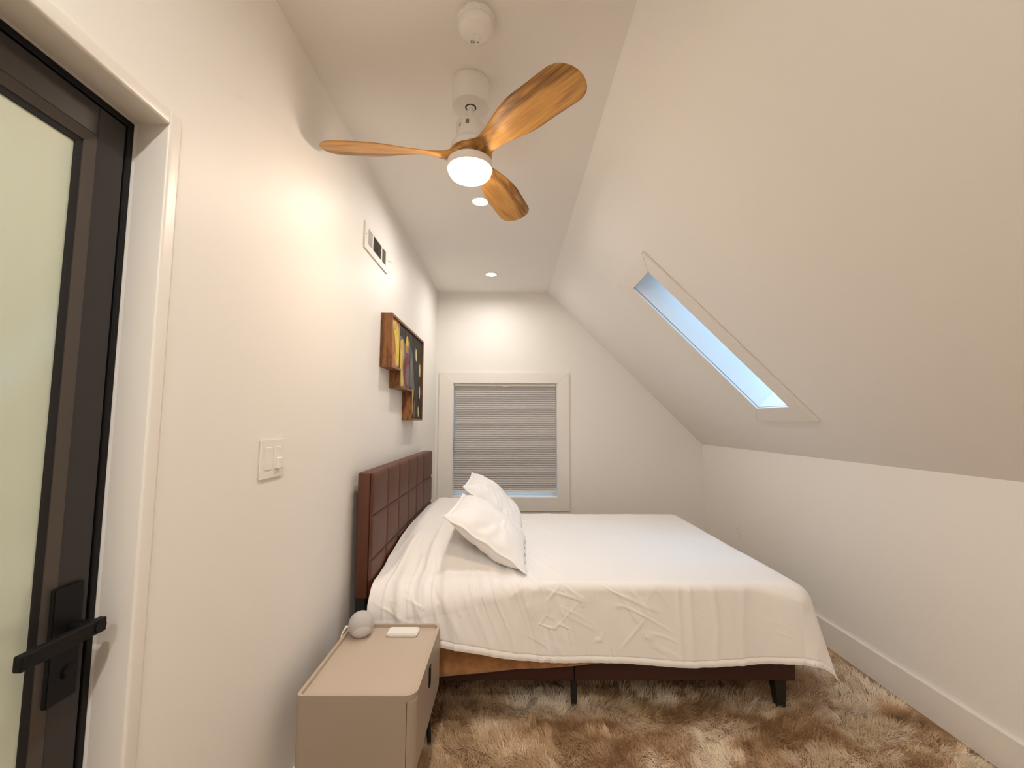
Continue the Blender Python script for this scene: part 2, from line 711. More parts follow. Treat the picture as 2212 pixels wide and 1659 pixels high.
def bead(bm, y0_, y1_, z0_, z1_, w_, xo, xi, xk):
    """mitred frame: outer edge at depth xo, inner edge at xi, back at xk"""
    tmp = bmesh.new()
    O = [(y0_, z0_), (y1_, z0_), (y1_, z1_), (y0_, z1_)]
    I = [(y0_ + w_, z0_ + w_), (y1_ - w_, z0_ + w_), (y1_ - w_, z1_ - w_), (y0_ + w_, z1_ - w_)]
    vo = [tmp.verts.new((xo, *p)) for p in O]
    vi = [tmp.verts.new((xi, *p)) for p in I]
    ko = [tmp.verts.new((xk, *p)) for p in O]
    ki = [tmp.verts.new((xk, *p)) for p in I]
    for i in range(4):
        k = (i + 1) % 4
        tmp.faces.new((vo[i], vo[k], vi[k], vi[i]))
        tmp.faces.new((vi[i], vi[k], ki[k], ki[i]))
        tmp.faces.new((ko[i], ko[k], vo[k], vo[i]))
        tmp.faces.new((ki[i], ki[k], ko[k], ko[i]))
    merge(bm, tmp)


bead(bm, a0, a1, b0, b1, bw, xf - .001, xf - .010, xb)
dpart('glazing_bead', bm, M_bead)
bm = bmesh.new()
bead(bm, a0 + bw, a1 - bw, b0 + bw, b1 - bw, .010, xf - .012, xf - .016, xb)
dpart('gasket', bm, M_gasket)
dpart('glass_pane', bx((xf - .026, a0 + bw + .008, b0 + bw + .008), (xf - .019, a1 - bw - .008, b1 - bw - .008)), M_frost)
# handle
hy0, hy1, hz0, hz1 = .826, .882, .847, 1.052
hp = dpart('handle_plate', prism(bmesh.new(), rrect(hy0, hz0, hy1, hz1, .003, 3), 0, xf, xf + .010, .0015), M_black)
hyc, hzc = .868, .972
bm = lathe([(0, .0), (.011, .0), (.011, .052), (0, .052)], 24)
bmesh.ops.rotate(bm, verts=bm.verts[:], cent=(0, 0, 0), matrix=Matrix.Rotation(math.radians(90), 3, 'Y'))
bmesh.ops.translate(bm, verts=bm.verts[:], vec=(xf + .008, hyc, hzc))
box(bm, (xf + .043, hyc - .135, hzc - .013), (xf + .058, hyc + .014, hzc + .013), .003)
lev = obj('lever', bm, M_black, door)
lev.location = -Vector(door.location)
bm = lathe([(0, .0), (.012, .0), (.012, .004), (.010, .0055), (0, .0055)], 24)
bmesh.ops.rotate(bm, verts=bm.verts[:], cent=(0, 0, 0), matrix=Matrix.Rotation(math.radians(90), 3, 'Y'))
bmesh.ops.translate(bm, verts=bm.verts[:], vec=(xf + .0095, .862, .895))
kh = obj('lock_cylinder', bm, M_black, door)
kh.location = -Vector(door.location)

# ================================================================== LIGHT FITTINGS
# recessed downlights
def downlight(x, y, label, n):
    r = tag(empty('recessed_downlight', (x, y, ZC)), label, 'downlight', 'recessed downlights in the flat ceiling')
    obj('trim_ring', lathe([(.060, 0), (.060, -.003), (.056, -.006), (.050, -.006), (.047, -.002), (.047, 0)], 40), M_white, r, True)
    obj('lens', lathe([(.047, -.0005), (.047, -.003), (0, -.003)], 40), M_spot, r)
    ld = bpy.data.lights.new('downlight_beam', 'AREA')
    ld.shape = 'DISK'
    ld.size = .09
    ld.energy = SPOT_W * n
    ld.color = SPOT_COL
    ld.spread = math.radians(170)
    lo = bpy.data.objects.new('downlight_beam', ld)
    COL.objects.link(lo)
    lo.parent = r
    lo.location = (0, 0, -.008)


downlight(.568, 2.578, 'lit round recessed downlight right beside the fan blade', 1.0)
downlight(.578, 3.911, 'lit round recessed downlight nearest the window wall', 1.0)
downlight(.60, -.10, 'added fill light above and behind the viewer, out of view', 2.2)  # added fill lamp out of view, brightens the near walls
downlight(.60, -1.2, 'added fill light nearest the back wall, out of view', 2.2)  # second added fill lamp, unseen, near the back wall

# smoke detector
sd_ = tag(empty('smoke_detector', (.634, 1.358, ZC)), 'round white smoke detector on the ceiling above the fan', 'smoke detector')
obj('mounting_base', lathe([(.058, 0), (.062, -.004), (.063, -.018), (.060, -.021), (.055, -.021)], 56), M_white, sd_, True)
obj('body', lathe([(.055, -.019), (.057, -.023), (.057, -.042), (.051, -.052), (.036, -.057), (0, -.059)], 56), M_white, sd_, True)
for k in range(14):
    pass
bm = bmesh.new()
for k in range(40):
    a = 2 * math.pi * k / 40
    if k % 4 == 3:
        continue
    q = bmesh.new()
    box(q, (.0595, -.0035, -.0175), (.0640, .0035, -.0045))
    bmesh.ops.rotate(q, verts=q.verts[:], cent=(0, 0, 0), matrix=Matrix.Rotation(a, 3, 'Z'))
    merge(bm, q)
obj('side_ribs', bm, M_white, sd_)
bm = prism(bmesh.new(), rrect(-.012, -.004, .012, .022, .005), 2, -.0610, -.054, .001)
obj('test_button', bm, M_white, sd_)
bm = bmesh.new()
for k in range(4):
    box(bm, (-.020 + k * .0035, .024, -.0578), (-.0185 + k * .0035, .034, -.054))
obj('sounder_slots', bm, M_dark, sd_)
bm = lathe([(0, -.0625), (.002, -.0625), (.002, -.057)], 16, (.004, .030, 0.004))
obj('indicator', bm, M_dark, sd_)

# ---- ceiling fan
FX, FY = .592, 1.640
fan = tag(empty('ceiling_fan', (FX, FY, ZC)), 'white ceiling fan with three honey wood blades and a lit round lamp', 'ceiling fan')
obj('canopy', lathe([(.070, 0), (.0735, -.003), (.0735, -.099), (.071, -.103), (.022, -.103), (.022, -.089), (0, -.089)], 64), M_metalw, fan, True)
smooth_angle(bpy.data.objects['canopy'], 40)
obj('canopy_hole', lathe([(.0215, -.1035), (0.0, -.1035)], 40), M_dark, fan)
obj('ball_joint', lathe([(.0, -.091), (.012, -.093), (.017, -.101), (.015, -.109), (.011, -.112), (0, -.112)], 32), M_metalw, fan, True)
obj('downrod', lathe([(0, -.08), (.0105, -.08), (.0105, -.19), (0, -.19)], 24), M_metalw, fan, True)
mo = obj('motor_housing', lathe([(0, -.164), (.036, -.164), (.050, -.170), (.0565, -.180), (.0565, -.240), (.055, -.2415), (.0565, -.243), (.059, -.249), (.071, -.258),
                                 (.0745, -.263), (.073, -.2645), (.0745, -.266), (.0755, -.289), (0, -.289)], 64), M_metalw, fan, True)
smooth_angle(mo, 40)


def curved_patch(r, a0, a1, z0, z1, n=8):
    bm = bmesh.new()
    prev = None
    for i in range(n + 1):
        a = math.radians(a0 + (a1 - a0) * i / n)
        p = (bm.verts.new((r * math.cos(a), r * math.sin(a), z0)), bm.verts.new((r * math.cos(a), r * math.sin(a), z1)))
        if prev:
            bm.faces.new((prev[0], p[0], p[1], prev[1]))
        prev = p
    return bm


obj('label_sticker', curved_patch(.0570, -104, -90, -.207, -.189), M_label, fan)
bm = bmesh.new()
for (a, b, c, d) in ((-131, -128, -.198, -.194), (-134, -130, -.206, -.202), (-129, -125, -.205, -.200), (-132, -128, -.213, -.209), (-130.5, -129.5, -.223, -.216)):
    merge(bm, curved_patch(.0570, a, b, c, d, 3))
obj('wiring_marks', bm, M_dark, fan)
BZ = -.307     # blade plane below the ceiling


def blade_mesh(R=.560):
    """blade along +X from the hub, counter-clockwise side lower"""
    nu, nv = 64, 20
    V = np.zeros((nu, 2 * nv, 3))
    us = np.linspace(0, 1, nu)
    us = 1 - (1 - us) ** 1.25
    for i, u in enumerate(us):
        r = .004 + u * (R - .004)
        # half widths
        if r < .085:
            hw = .079 * math.cos(min(1, r / .085) * .62) if False else .072 - .30 * max(0, r - .03) ** 1.0 * .9
        k = sst(.085, .20, np.array(r))
        base = .074 - .035 * sst(.035, .105, np.array(r)) + .036 * sst(.10, .34, np.array(r))
        hw = float(base)
        tip = (R - r) / .085
        if tip < 1:
            hw *= max(.02, (1 - (1 - tip) ** 2.6)) ** .5
        th = float(.017 - .0125 * sst(.05, .20, np.array(r)))
        if tip < 1:
            th *= max(.15, tip ** .4)
        pit = math.radians(float(3 + 22 * sst(.03, .13, np.array(r)) - 12 * sst(.15, .40, np.array(r))))
        zc_ = .010 * float(sst(.05, .2, np.array(r))) - .012 * u * u
        off = -.004 * math.sin(u * 3.1)
        for jx in range(nv):
            t = -1 + 2 * jx / (nv - 1)
            prof = (1 - abs(t) ** 2.6) ** .5 if abs(t) < 1 else 0
            prof = max(prof, 0.0)
            for side in (0, 1):
                z = th * prof * (1 if side == 0 else -1)
                yy = hw * t + off
                yr = yy * math.cos(pit) + z * math.sin(pit)
                zr = -yy * math.sin(pit) + z * math.cos(pit)
                idx = jx if side == 0 else 2 * nv - 1 - jx
                V[i, idx] = (r, yr, zr + zc_)
    bm = bmesh.new()
    vs = [[bm.verts.new(V[i, k_]) for k_ in range(2 * nv)] for i in range(nu)]
    for i in range(nu - 1):
        for k_ in range(2 * nv):
            k2 = (k_ + 1) % (2 * nv)
            bm.faces.new((vs[i][k_], vs[i + 1][k_], vs[i + 1][k2], vs[i][k2]))
    bm.faces.new(vs[0])
    bm.faces.new(vs[-1][::-1])
    bmesh.ops.remove_doubles(bm, verts=bm.verts[:], dist=.00002)
    return bm


b0_ = None
for ang in (186, 310.5, 69.0):
    if b0_ is None:
        b0_ = obj('fan_blade', blade_mesh(), M_blade, fan, True)
        bb = b0_
    else:
        bb = b0_.copy()
        COL.objects.link(bb)
    bb.parent = fan
    bb.location = (0, 0, BZ)
    bb.rotation_euler = (0, 0, math.radians(ang))
hb = obj('blade_hub', lathe([(0, .020), (.076, .020), (.0785, .017), (.0785, -.016), (.076, -.019), (0, -.019)], 64), M_blade, fan, True, (0, 0, BZ))
smooth_angle(hb, 40)
lk = empty('lamp', (0, 0, 0))
lk.parent = fan
LZ = BZ - .019
lh = obj('lamp_housing', lathe([(.070, LZ), (.084, LZ - .001), (.0875, LZ - .004), (.0875, LZ - .034), (.0845, LZ - .037), (.082, LZ - .034)], 64), M_metalw, lk, True)
smooth_angle(lh, 40)
obj('lamp_diffuser', lathe([(.0835, LZ - .033), (.0832, LZ - .038), (.081, LZ - .048), (.072, LZ - .060), (.055, LZ - .069), (.032, LZ - .0735), (0, LZ - .075)], 64), M_fanlight, lk, True)

# ================================================================== WALL FITTINGS
# vent register
vy0, vy1, vz0, vz1 = 2.190, 2.612, 2.243, 2.384
vent = tag(empty('air_vent', (0, vy0, vz0)), 'white rectangular air register high on the left wall', 'vent')


def vpart(name, bm, m):
    o = obj(name, bm, m, vent)
    o.location = -Vector(vent.location)
    return o


secs = ((2.240, 2.309), (2.325, 2.476), (2.492, 2.565))
oz0, oz1 = 2.279, 2.362
bm = bmesh.new()
xt = .008
box(bm, (.0005, vy0, vz0), (xt, vy1, oz0), .0)
box(bm, (.0005, vy0, oz1), (xt, vy1, vz1), .0)
ys = [vy0] + [v for s_ in secs for v in s_] + [vy1]
for k in range(0, len(ys), 2):
    box(bm, (.0005, ys[k], oz0), (xt, ys[k + 1], oz1), .0)
vpart('grille_frame', bm, M_metalw)
vpart('duct_opening', bx((.0003, secs[0][0], oz0), (.0012, secs[2][1], oz1)), M_dark)
M_vane = mat('grey_vane_metal', lin((150, 142, 132)), .5)
for (a, b, n, tilt) in ((secs[0][0], secs[0][1], 8, 62), (secs[2][0], secs[2][1], 8, -50)):
    bm = bmesh.new()
    for k in range(n):
        yy = a + (k + .5) * (b - a) / n
        q = bmesh.new()
        box(q, (-.0055, -.0005, oz0), (.0055, .0005, oz1))
        bmesh.ops.rotate(q, verts=q.verts[:], cent=(0, 0, 0), matrix=Matrix.Rotation(math.radians(tilt), 3, 'Z'))
        bmesh.ops.translate(q, verts=q.verts[:], vec=(.0058, yy, 0))
        merge(bm, q)
    vpart('upright_vanes', bm, M_vane)
bm = bmesh.new()
for k in range(8):
    zz = oz0 + (k + .5) * (oz1 - oz0) / 8
    q = bmesh.new()
    box(q, (-.0045, secs[1][0], -.0005), (.0045, secs[1][1], .0005))
    bmesh.ops.rotate(q, verts=q.verts[:], cent=(0, 0, 0), matrix=Matrix.Rotation(math.radians(28), 3, 'Y'))
    bmesh.ops.translate(q, verts=q.verts[:], vec=(.0058, 0, zz))
    merge(bm, q)
vpart('level_louvres', bm, M_vane)
vpart('damper_lever', tube([(.006, 2.60, 2.325), (.016, 2.604, 2.322), (.030, 2.606, 2.316), (.038, 2.607, 2.308)], [.004, .003, .003, .0025], 8), M_metalw)
for yy in (2.213, 2.59):
    q = lathe([(0, .0015), (.003, .001), (.0035, 0)], 12)
    bmesh.ops.rotate(q, verts=q.verts[:], cent=(0, 0, 0), matrix=Matrix.Rotation(math.radians(90), 3, 'Y'))
    bmesh.ops.translate(q, verts=q.verts[:], vec=(xt, yy, 2.322))
    vpart('screw', q, M_label)

# light switch
sw = tag(empty('light_switch', (0, 1.34, 1.178)), 'white double light switch plate on the left wall near the door', 'light switch')


def spart(name, bm, m):
    o = obj(name, bm, m, sw)
    o.location = -Vector(sw.location)
    return o


spart('switch_plate', prism(bmesh.new(), rrect(1.341, 1.178, 1.476, 1.300, .004), 0, .0003, .006, .002, cap_only=True), M_white)
rk = spart('rocker', bx((.0045, 1.368, 1.206), (.0085, 1.402, 1.274), .001), M_white)
spart('rocker', bx((.0045, 1.419, 1.206), (.0085, 1.453, 1.274), .001), M_white)
spart('dimmer_paddle', bx((.008, 1.424, 1.206), (.017, 1.451, 1.240), .002), M_white)

# outlet on the right wall
ou = tag(empty('wall_outlet', (W, 3.838, .443)), 'small white outlet plate low on the right wall', 'outlet')
o_ = obj('outlet_plate', prism(bmesh.new(), rrect(-.036, -.058, .036, .058, .004), 0, -.006, -.0003, .002, cap_only=True), M_white, ou)
obj('receptacle', bx((-.0085, -.017, -.033), (-.0055, .017, .033), .001), M_white, ou)
for zz in (-.018, .014):
    bm = bmesh.new()
    box(bm, (-.0088, -.007, zz), (-.0083, -.005, zz + .008))
    box(bm, (-.0088, .005, zz), (-.0083, .007, zz + .008))
    obj('socket_slots', bm, M_dark, ou)

# ---- artwork
art = tag(empty('wall_art', (0, 2.53, 1.364)), 'stepped wooden box frame holding a dark abstract painting with yellow spots', 'artwork')
AX = .068
out = [(2.530, 1.987), (3.470, 1.987), (3.470, 1.364), (3.085, 1.364), (3.085, 1.563), (2.742, 1.563), (2.742, 1.670), (2.530, 1.670)]
ft_ = .014
inn = [(2.530 + ft_, 1.987 - ft_), (3.470 - ft_, 1.987 - ft_), (3.470 - ft_, 1.364 + ft_), (3.085 + ft_, 1.364 + ft_), (3.085 + ft_, 1.563 + ft_),
       (2.742 + ft_, 1.563 + ft_), (2.742 + ft_, 1.670 + ft_), (2.530 + ft_, 1.670 + ft_)]
bm = bmesh.new()
n = len(out)
vo = [bm.verts.new((AX, *p)) for p in out]
vi = [bm.verts.new((AX, *p)) for p in inn]
ko = [bm.verts.new((.001, *p)) for p in out]
ki = [bm.verts.new((.001, *p)) for p in inn]
for i in range(n):
    k = (i + 1) % n
    bm.faces.new((vo[i], vo[k], vi[k], vi[i]))
    bm.faces.new((vi[i], vi[k], ki[k], ki[i]))
    bm.faces.new((ko[i], ko[k], vo[k], vo[i]))
    bm.faces.new((ki[i], ki[k], ko[k], ko[i]))
fr = obj('frame', bm, M_walnut, art)
fr.location = -Vector(art.location)

PX = AX - .010


def paint(name, c, c2, sc=14.):
    mt = bpy.data.materials.new(name)
    mt.use_nodes = True
    nt = mt.node_tree
    b = nt.nodes['Principled BSDF']
    b.inputs['Roughness'].default_value = .75
    b.inputs['Specular IOR Level'].default_value = .2
    tc = nt.nodes.new('ShaderNodeTexCoord')
    mp = nt.nodes.new('ShaderNodeMapping')
    mp.inputs['Scale'].default_value = (1, 1.4, .6)
    n_ = nt.nodes.new('ShaderNodeTexNoise')
    n_.inputs['Scale'].default_value = sc
    n_.inputs['Detail'].default_value = 5
    n_.inputs['Distortion'].default_value = 1.
    r = nt.nodes.new('ShaderNodeValToRGB')
    r.color_ramp.elements[0].position = .32
    r.color_ramp.elements[1].position = .68
    r.color_ramp.elements[0].color = (*lin(c), 1)
    r.color_ramp.elements[1].color = (*lin(c2), 1)
    nt.links.new(tc.outputs['Object'], mp.inputs[0])
    nt.links.new(mp.outputs[0], n_.inputs['Vector'])
    nt.links.new(n_.outputs['Fac'], r.inputs['Fac'])
    nt.links.new(r.outputs['Color'], b.inputs['Base Color'])
    return mt


PM = [paint('paint_dark', (38, 33, 29), (70, 64, 56)), paint('paint_ochre', (176, 138, 70), (214, 186, 110), 20), paint('paint_yellow', (196, 172, 60), (222, 200, 96), 18),
      paint('paint_maroon', (96, 52, 50), (140, 84, 80)), paint('paint_tan', (150, 98, 60), (186, 132, 88)), paint('paint_mauve', (104, 90, 92), (136, 122, 122)),
      paint('paint_teal', (78, 92, 88), (104, 116, 108)), paint('paint_cream', (198, 188, 140), (222, 214, 170)), paint('paint_orange', (176, 110, 52), (200, 136, 70))]
bm = bmesh.new()


def poly(pts, mi, lift):
    vs = [bm.verts.new((PX + lift * .0004, y_, z_)) for y_, z_ in pts]
    f_ = bm.faces.new(vs)
    f_.material_index = mi


def ell(cy, cz, ry, rz, mi, lift, rot=0., n_=28):
    pts = []
    for k in range(n_):
        a = 2 * math.pi * k / n_
        yy, zz = ry * math.cos(a), rz * math.sin(a)
        pts.append((cy + yy * math.cos(rot) - zz * math.sin(rot), cz + yy * math.sin(rot) + zz * math.cos(rot)))
    poly(pts, mi, lift)


e2 = .001
# backing board in the stepped outline
poly([(a + (0), b) for a, b in inn], 0, 0)
# left board: tan with ochre figure
poly([(2.545, 1.972), (2.735, 1.972), (2.735, 1.686), (2.545, 1.686)], 4, 1)
poly([(2.56, 1.95), (2.64, 1.965), (2.735, 1.93), (2.735, 1.70), (2.66, 1.69), (2.63, 1.75), (2.69, 1.83), (2.60, 1.89)], 1, 2)
poly([(2.61, 1.90), (2.68, 1.91), (2.73, 1.80), (2.73, 1.70), (2.68, 1.70)], 2, 3)
# middle board
poly([(2.745, 1.972), (3.03, 1.972), (3.03, 1.578), (2.757, 1.578)], 5, 1)
poly([(2.745, 1.972), (3.03, 1.972), (3.03, 1.91), (2.90, 1.86), (2.80, 1.90), (2.745, 1.89)], 0, 2)
poly([(2.76, 1.87), (2.83, 1.885), (2.86, 1.80), (2.83, 1.70), (2.87, 1.60), (2.85, 1.58), (2.757, 1.58), (2.757, 1.70)], 1, 3)
poly([(2.78, 1.80), (2.81, 1.80), (2.80, 1.68), (2.83, 1.60), (2.79, 1.60), (2.77, 1.70)], 2, 4)
ell(2.950, 1.690, .085, .110, 3, 3)
ell(2.960, 1.745, .062, .075, 3, 4)
ell(2.978, 1.665, .045, .078, 5, 5)
ell(2.945, 1.880, .035, .048, 2, 4)
ell(2.942, 1.838, .033, .024, 8, 5)
# right board
poly([(3.035, 1.972), (3.455, 1.972), (3.455, 1.380), (3.100, 1.380), (3.100, 1.578), (3.035, 1.578)], 0, 1)
poly([(3.04, 1.88), (3.11, 1.84), (3.17, 1.70), (3.20, 1.58), (3.14, 1.50), (3.12, 1.58), (3.04, 1.60)], 6, 2)
ell(3.09, 1.70, .035, .10, 5, 3, .2)
ell(3.195, 1.872, .020, .030, 6, 3)
ell(3.238, 1.842, .026, .045, 7, 3, .15)
ell(3.375, 1.745, .022, .050, 7, 3, .1)
ell(3.385, 1.575, .018, .050, 7, 3)
ell(3.350, 1.430, .020, .040, 7, 3, .2)
ell(3.150, 1.545, .024, .040, 2, 4)
ell(3.145, 1.475, .016, .070, 1, 3)
poly([(3.103, 1.56), (3.125, 1.56), (3.122, 1.385), (3.103, 1.385)], 8, 3)
poly([(3.20, 1.52), (3.225, 1.50), (3.215, 1.385), (3.195, 1.385)], 5, 3)
pa = obj('painting', bm, PM, art)
pa.location = -Vector(art.location)
for p in pa.data.polygons:
    if p.normal.x < 0:
        p.flip()

# ================================================================== BED
HB0, HB1, HBZ0, HBZ1 = 2.135, 3.762, .530, 1.112
bed = tag(empty('bed_frame', (1.1, 2.95, 0)), 'brown faux leather platform bed with tufted headboard against the left wall', 'bed')
bo = -Vector(bed.location)


def bpart(name, bm, m, parent=None, **k):
    o = obj(name, bm, m, parent or bed, **k)
    if parent is None:
        o.location = bo
    return o


# headboard: core + tufted tiles
hbx0, hbx1 = .030, .108
hbm = bpart('headboard', bx((hbx0, HB0, HBZ0), (hbx1 - .018, HB1, HBZ1), .008, 3), M_leather)
smooth_angle(hbm)
cols = [HB0, 2.402, 2.647, 2.892, 3.137, 3.382, HB1]
rows = [HBZ1, .905, .700, HBZ0]
NU, NV = 26, 22
bm = bmesh.new()
for ci in range(6):
    for rj in range(3):
        ya_, yb_ = cols[ci], cols[ci + 1]
        za_, zb_ = rows[rj + 1], rows[rj]
        vs = {}
        for a in range(NU):
            for b in range(NV):
                u, v = a / (NU - 1), b / (NV - 1)
                du = min(u, 1 - u) * (yb_ - ya_)
                dv = min(v, 1 - v) * (zb_ - za_)
                pr = (1 - math.exp(-du / .006)) * (1 - math.exp(-dv / .006))
                puff = .0035 * math.sin(math.pi * u) * math.sin(math.pi * v)
                h = -.009 + .011 * pr + puff
                wr = .0008 * (float(vnoise(u * 5 + ci * 7, v * 14 + rj * 3, 2)) - .5)
                vs[a, b] = bm.verts.new((hbx1 - .006 + h + wr, ya_ + u * (yb_ - ya_), za_ + v * (zb_ - za_)))
        for a in range(NU - 1):
            for b in range(NV - 1):
                bm.faces.new((vs[a, b], vs[a + 1, b], vs[a + 1, b + 1], vs[a, b + 1]))
bpart('tufted_panel', bm, M_leather, smooth=True)
for yy in (HB0 + .04, HB1 - .04):
    bpart('headboard_leg', bx((hbx0 + .005, yy - .035, .001), (hbx0 + .05, yy + .035, HBZ0), .003), M_blackwood)
# rails
rz0, rz1 = .150, .300
ry0, ry1, rx0, rx1 = 2.175, 3.72, .095, 2.100
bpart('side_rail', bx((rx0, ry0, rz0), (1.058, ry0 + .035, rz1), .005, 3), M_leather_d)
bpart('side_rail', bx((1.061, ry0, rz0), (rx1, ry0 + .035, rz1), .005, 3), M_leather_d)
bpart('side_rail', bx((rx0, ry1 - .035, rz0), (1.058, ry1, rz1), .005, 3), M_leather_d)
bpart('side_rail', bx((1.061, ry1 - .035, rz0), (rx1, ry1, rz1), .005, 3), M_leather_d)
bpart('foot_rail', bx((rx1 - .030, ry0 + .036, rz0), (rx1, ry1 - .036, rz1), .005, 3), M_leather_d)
bm = bmesh.new()
for k in range(12):
    xx = .16 + k * .162
    box(bm, (xx, ry0 + .036, .22), (xx + .08, ry1 - .036, .238))
bpart('slats', bm, M_walnut)


def leg_mesh(cx, cy, t0, t1, z0, z1, dx=0., dy=0.):
    bm = bmesh.new()
    tv = [bm.verts.new((cx + a * t0, cy + b * t0, z1)) for a, b in ((-1, -1), (1, -1), (1, 1), (-1, 1))]
    bv = [bm.verts.new((cx + dx + a * t1, cy + dy + b * t1, z0)) for a, b in ((-1, -1), (1, -1), (1, 1), (-1, 1))]
    bm.faces.new(tv)
    bm.faces.new(bv[::-1])
    for i in range(4):
        k = (i + 1) % 4
        bm.faces.new((tv[i], bv[i], bv[k], tv[k]))
    bmesh.ops.bevel(bm, geom=bm.edges[:], offset=.002, segments=2, affect='EDGES')
    return bm


for yy, s_ in ((ry0 + .045, 1), (ry1 - .045, -1)):
    bpart('leg', leg_mesh(2.036, yy, .029, .019, .007, rz0, .006), M_blackwood)
    bpart('leg', leg_mesh(1.062, yy, .015, .013, .007, rz0), M_blackwood)

# mattress
MT0, MT1 = .305, .562
mt_ = obj('mattress', prism(bmesh.new(), rrect(.125, 2.205, 2.085, 3.70, .06), 2, MT0, MT1, .03, seg=4, cap_only=True), M_matt, None, True)
tag(mt_, 'thick mattress lying under the white duvet on the platform bed', 'mattress')

# ---- duvet
TOP = .596
EX, EY = 2.090, 2.195         # where the cloth starts to roll over the foot and the near side
HX = .118                     # head end
FY_ = 3.72                    # far side start of roll


def roll(d, r=.055, lean=.10):
    d = np.maximum(d, 0)
    q = r * math.pi / 2 * .96
    inarc = d < q
    th = np.minimum(d, q) / r
    o1 = r * np.sin(th)
    z1 = r * (1 - np.cos(th))
    rest = np.maximum(d - q, 0)
    return np.where(inarc, o1, o1 + rest * math.sin(lean)), np.where(inarc, z1, z1 + rest * math.cos(lean))


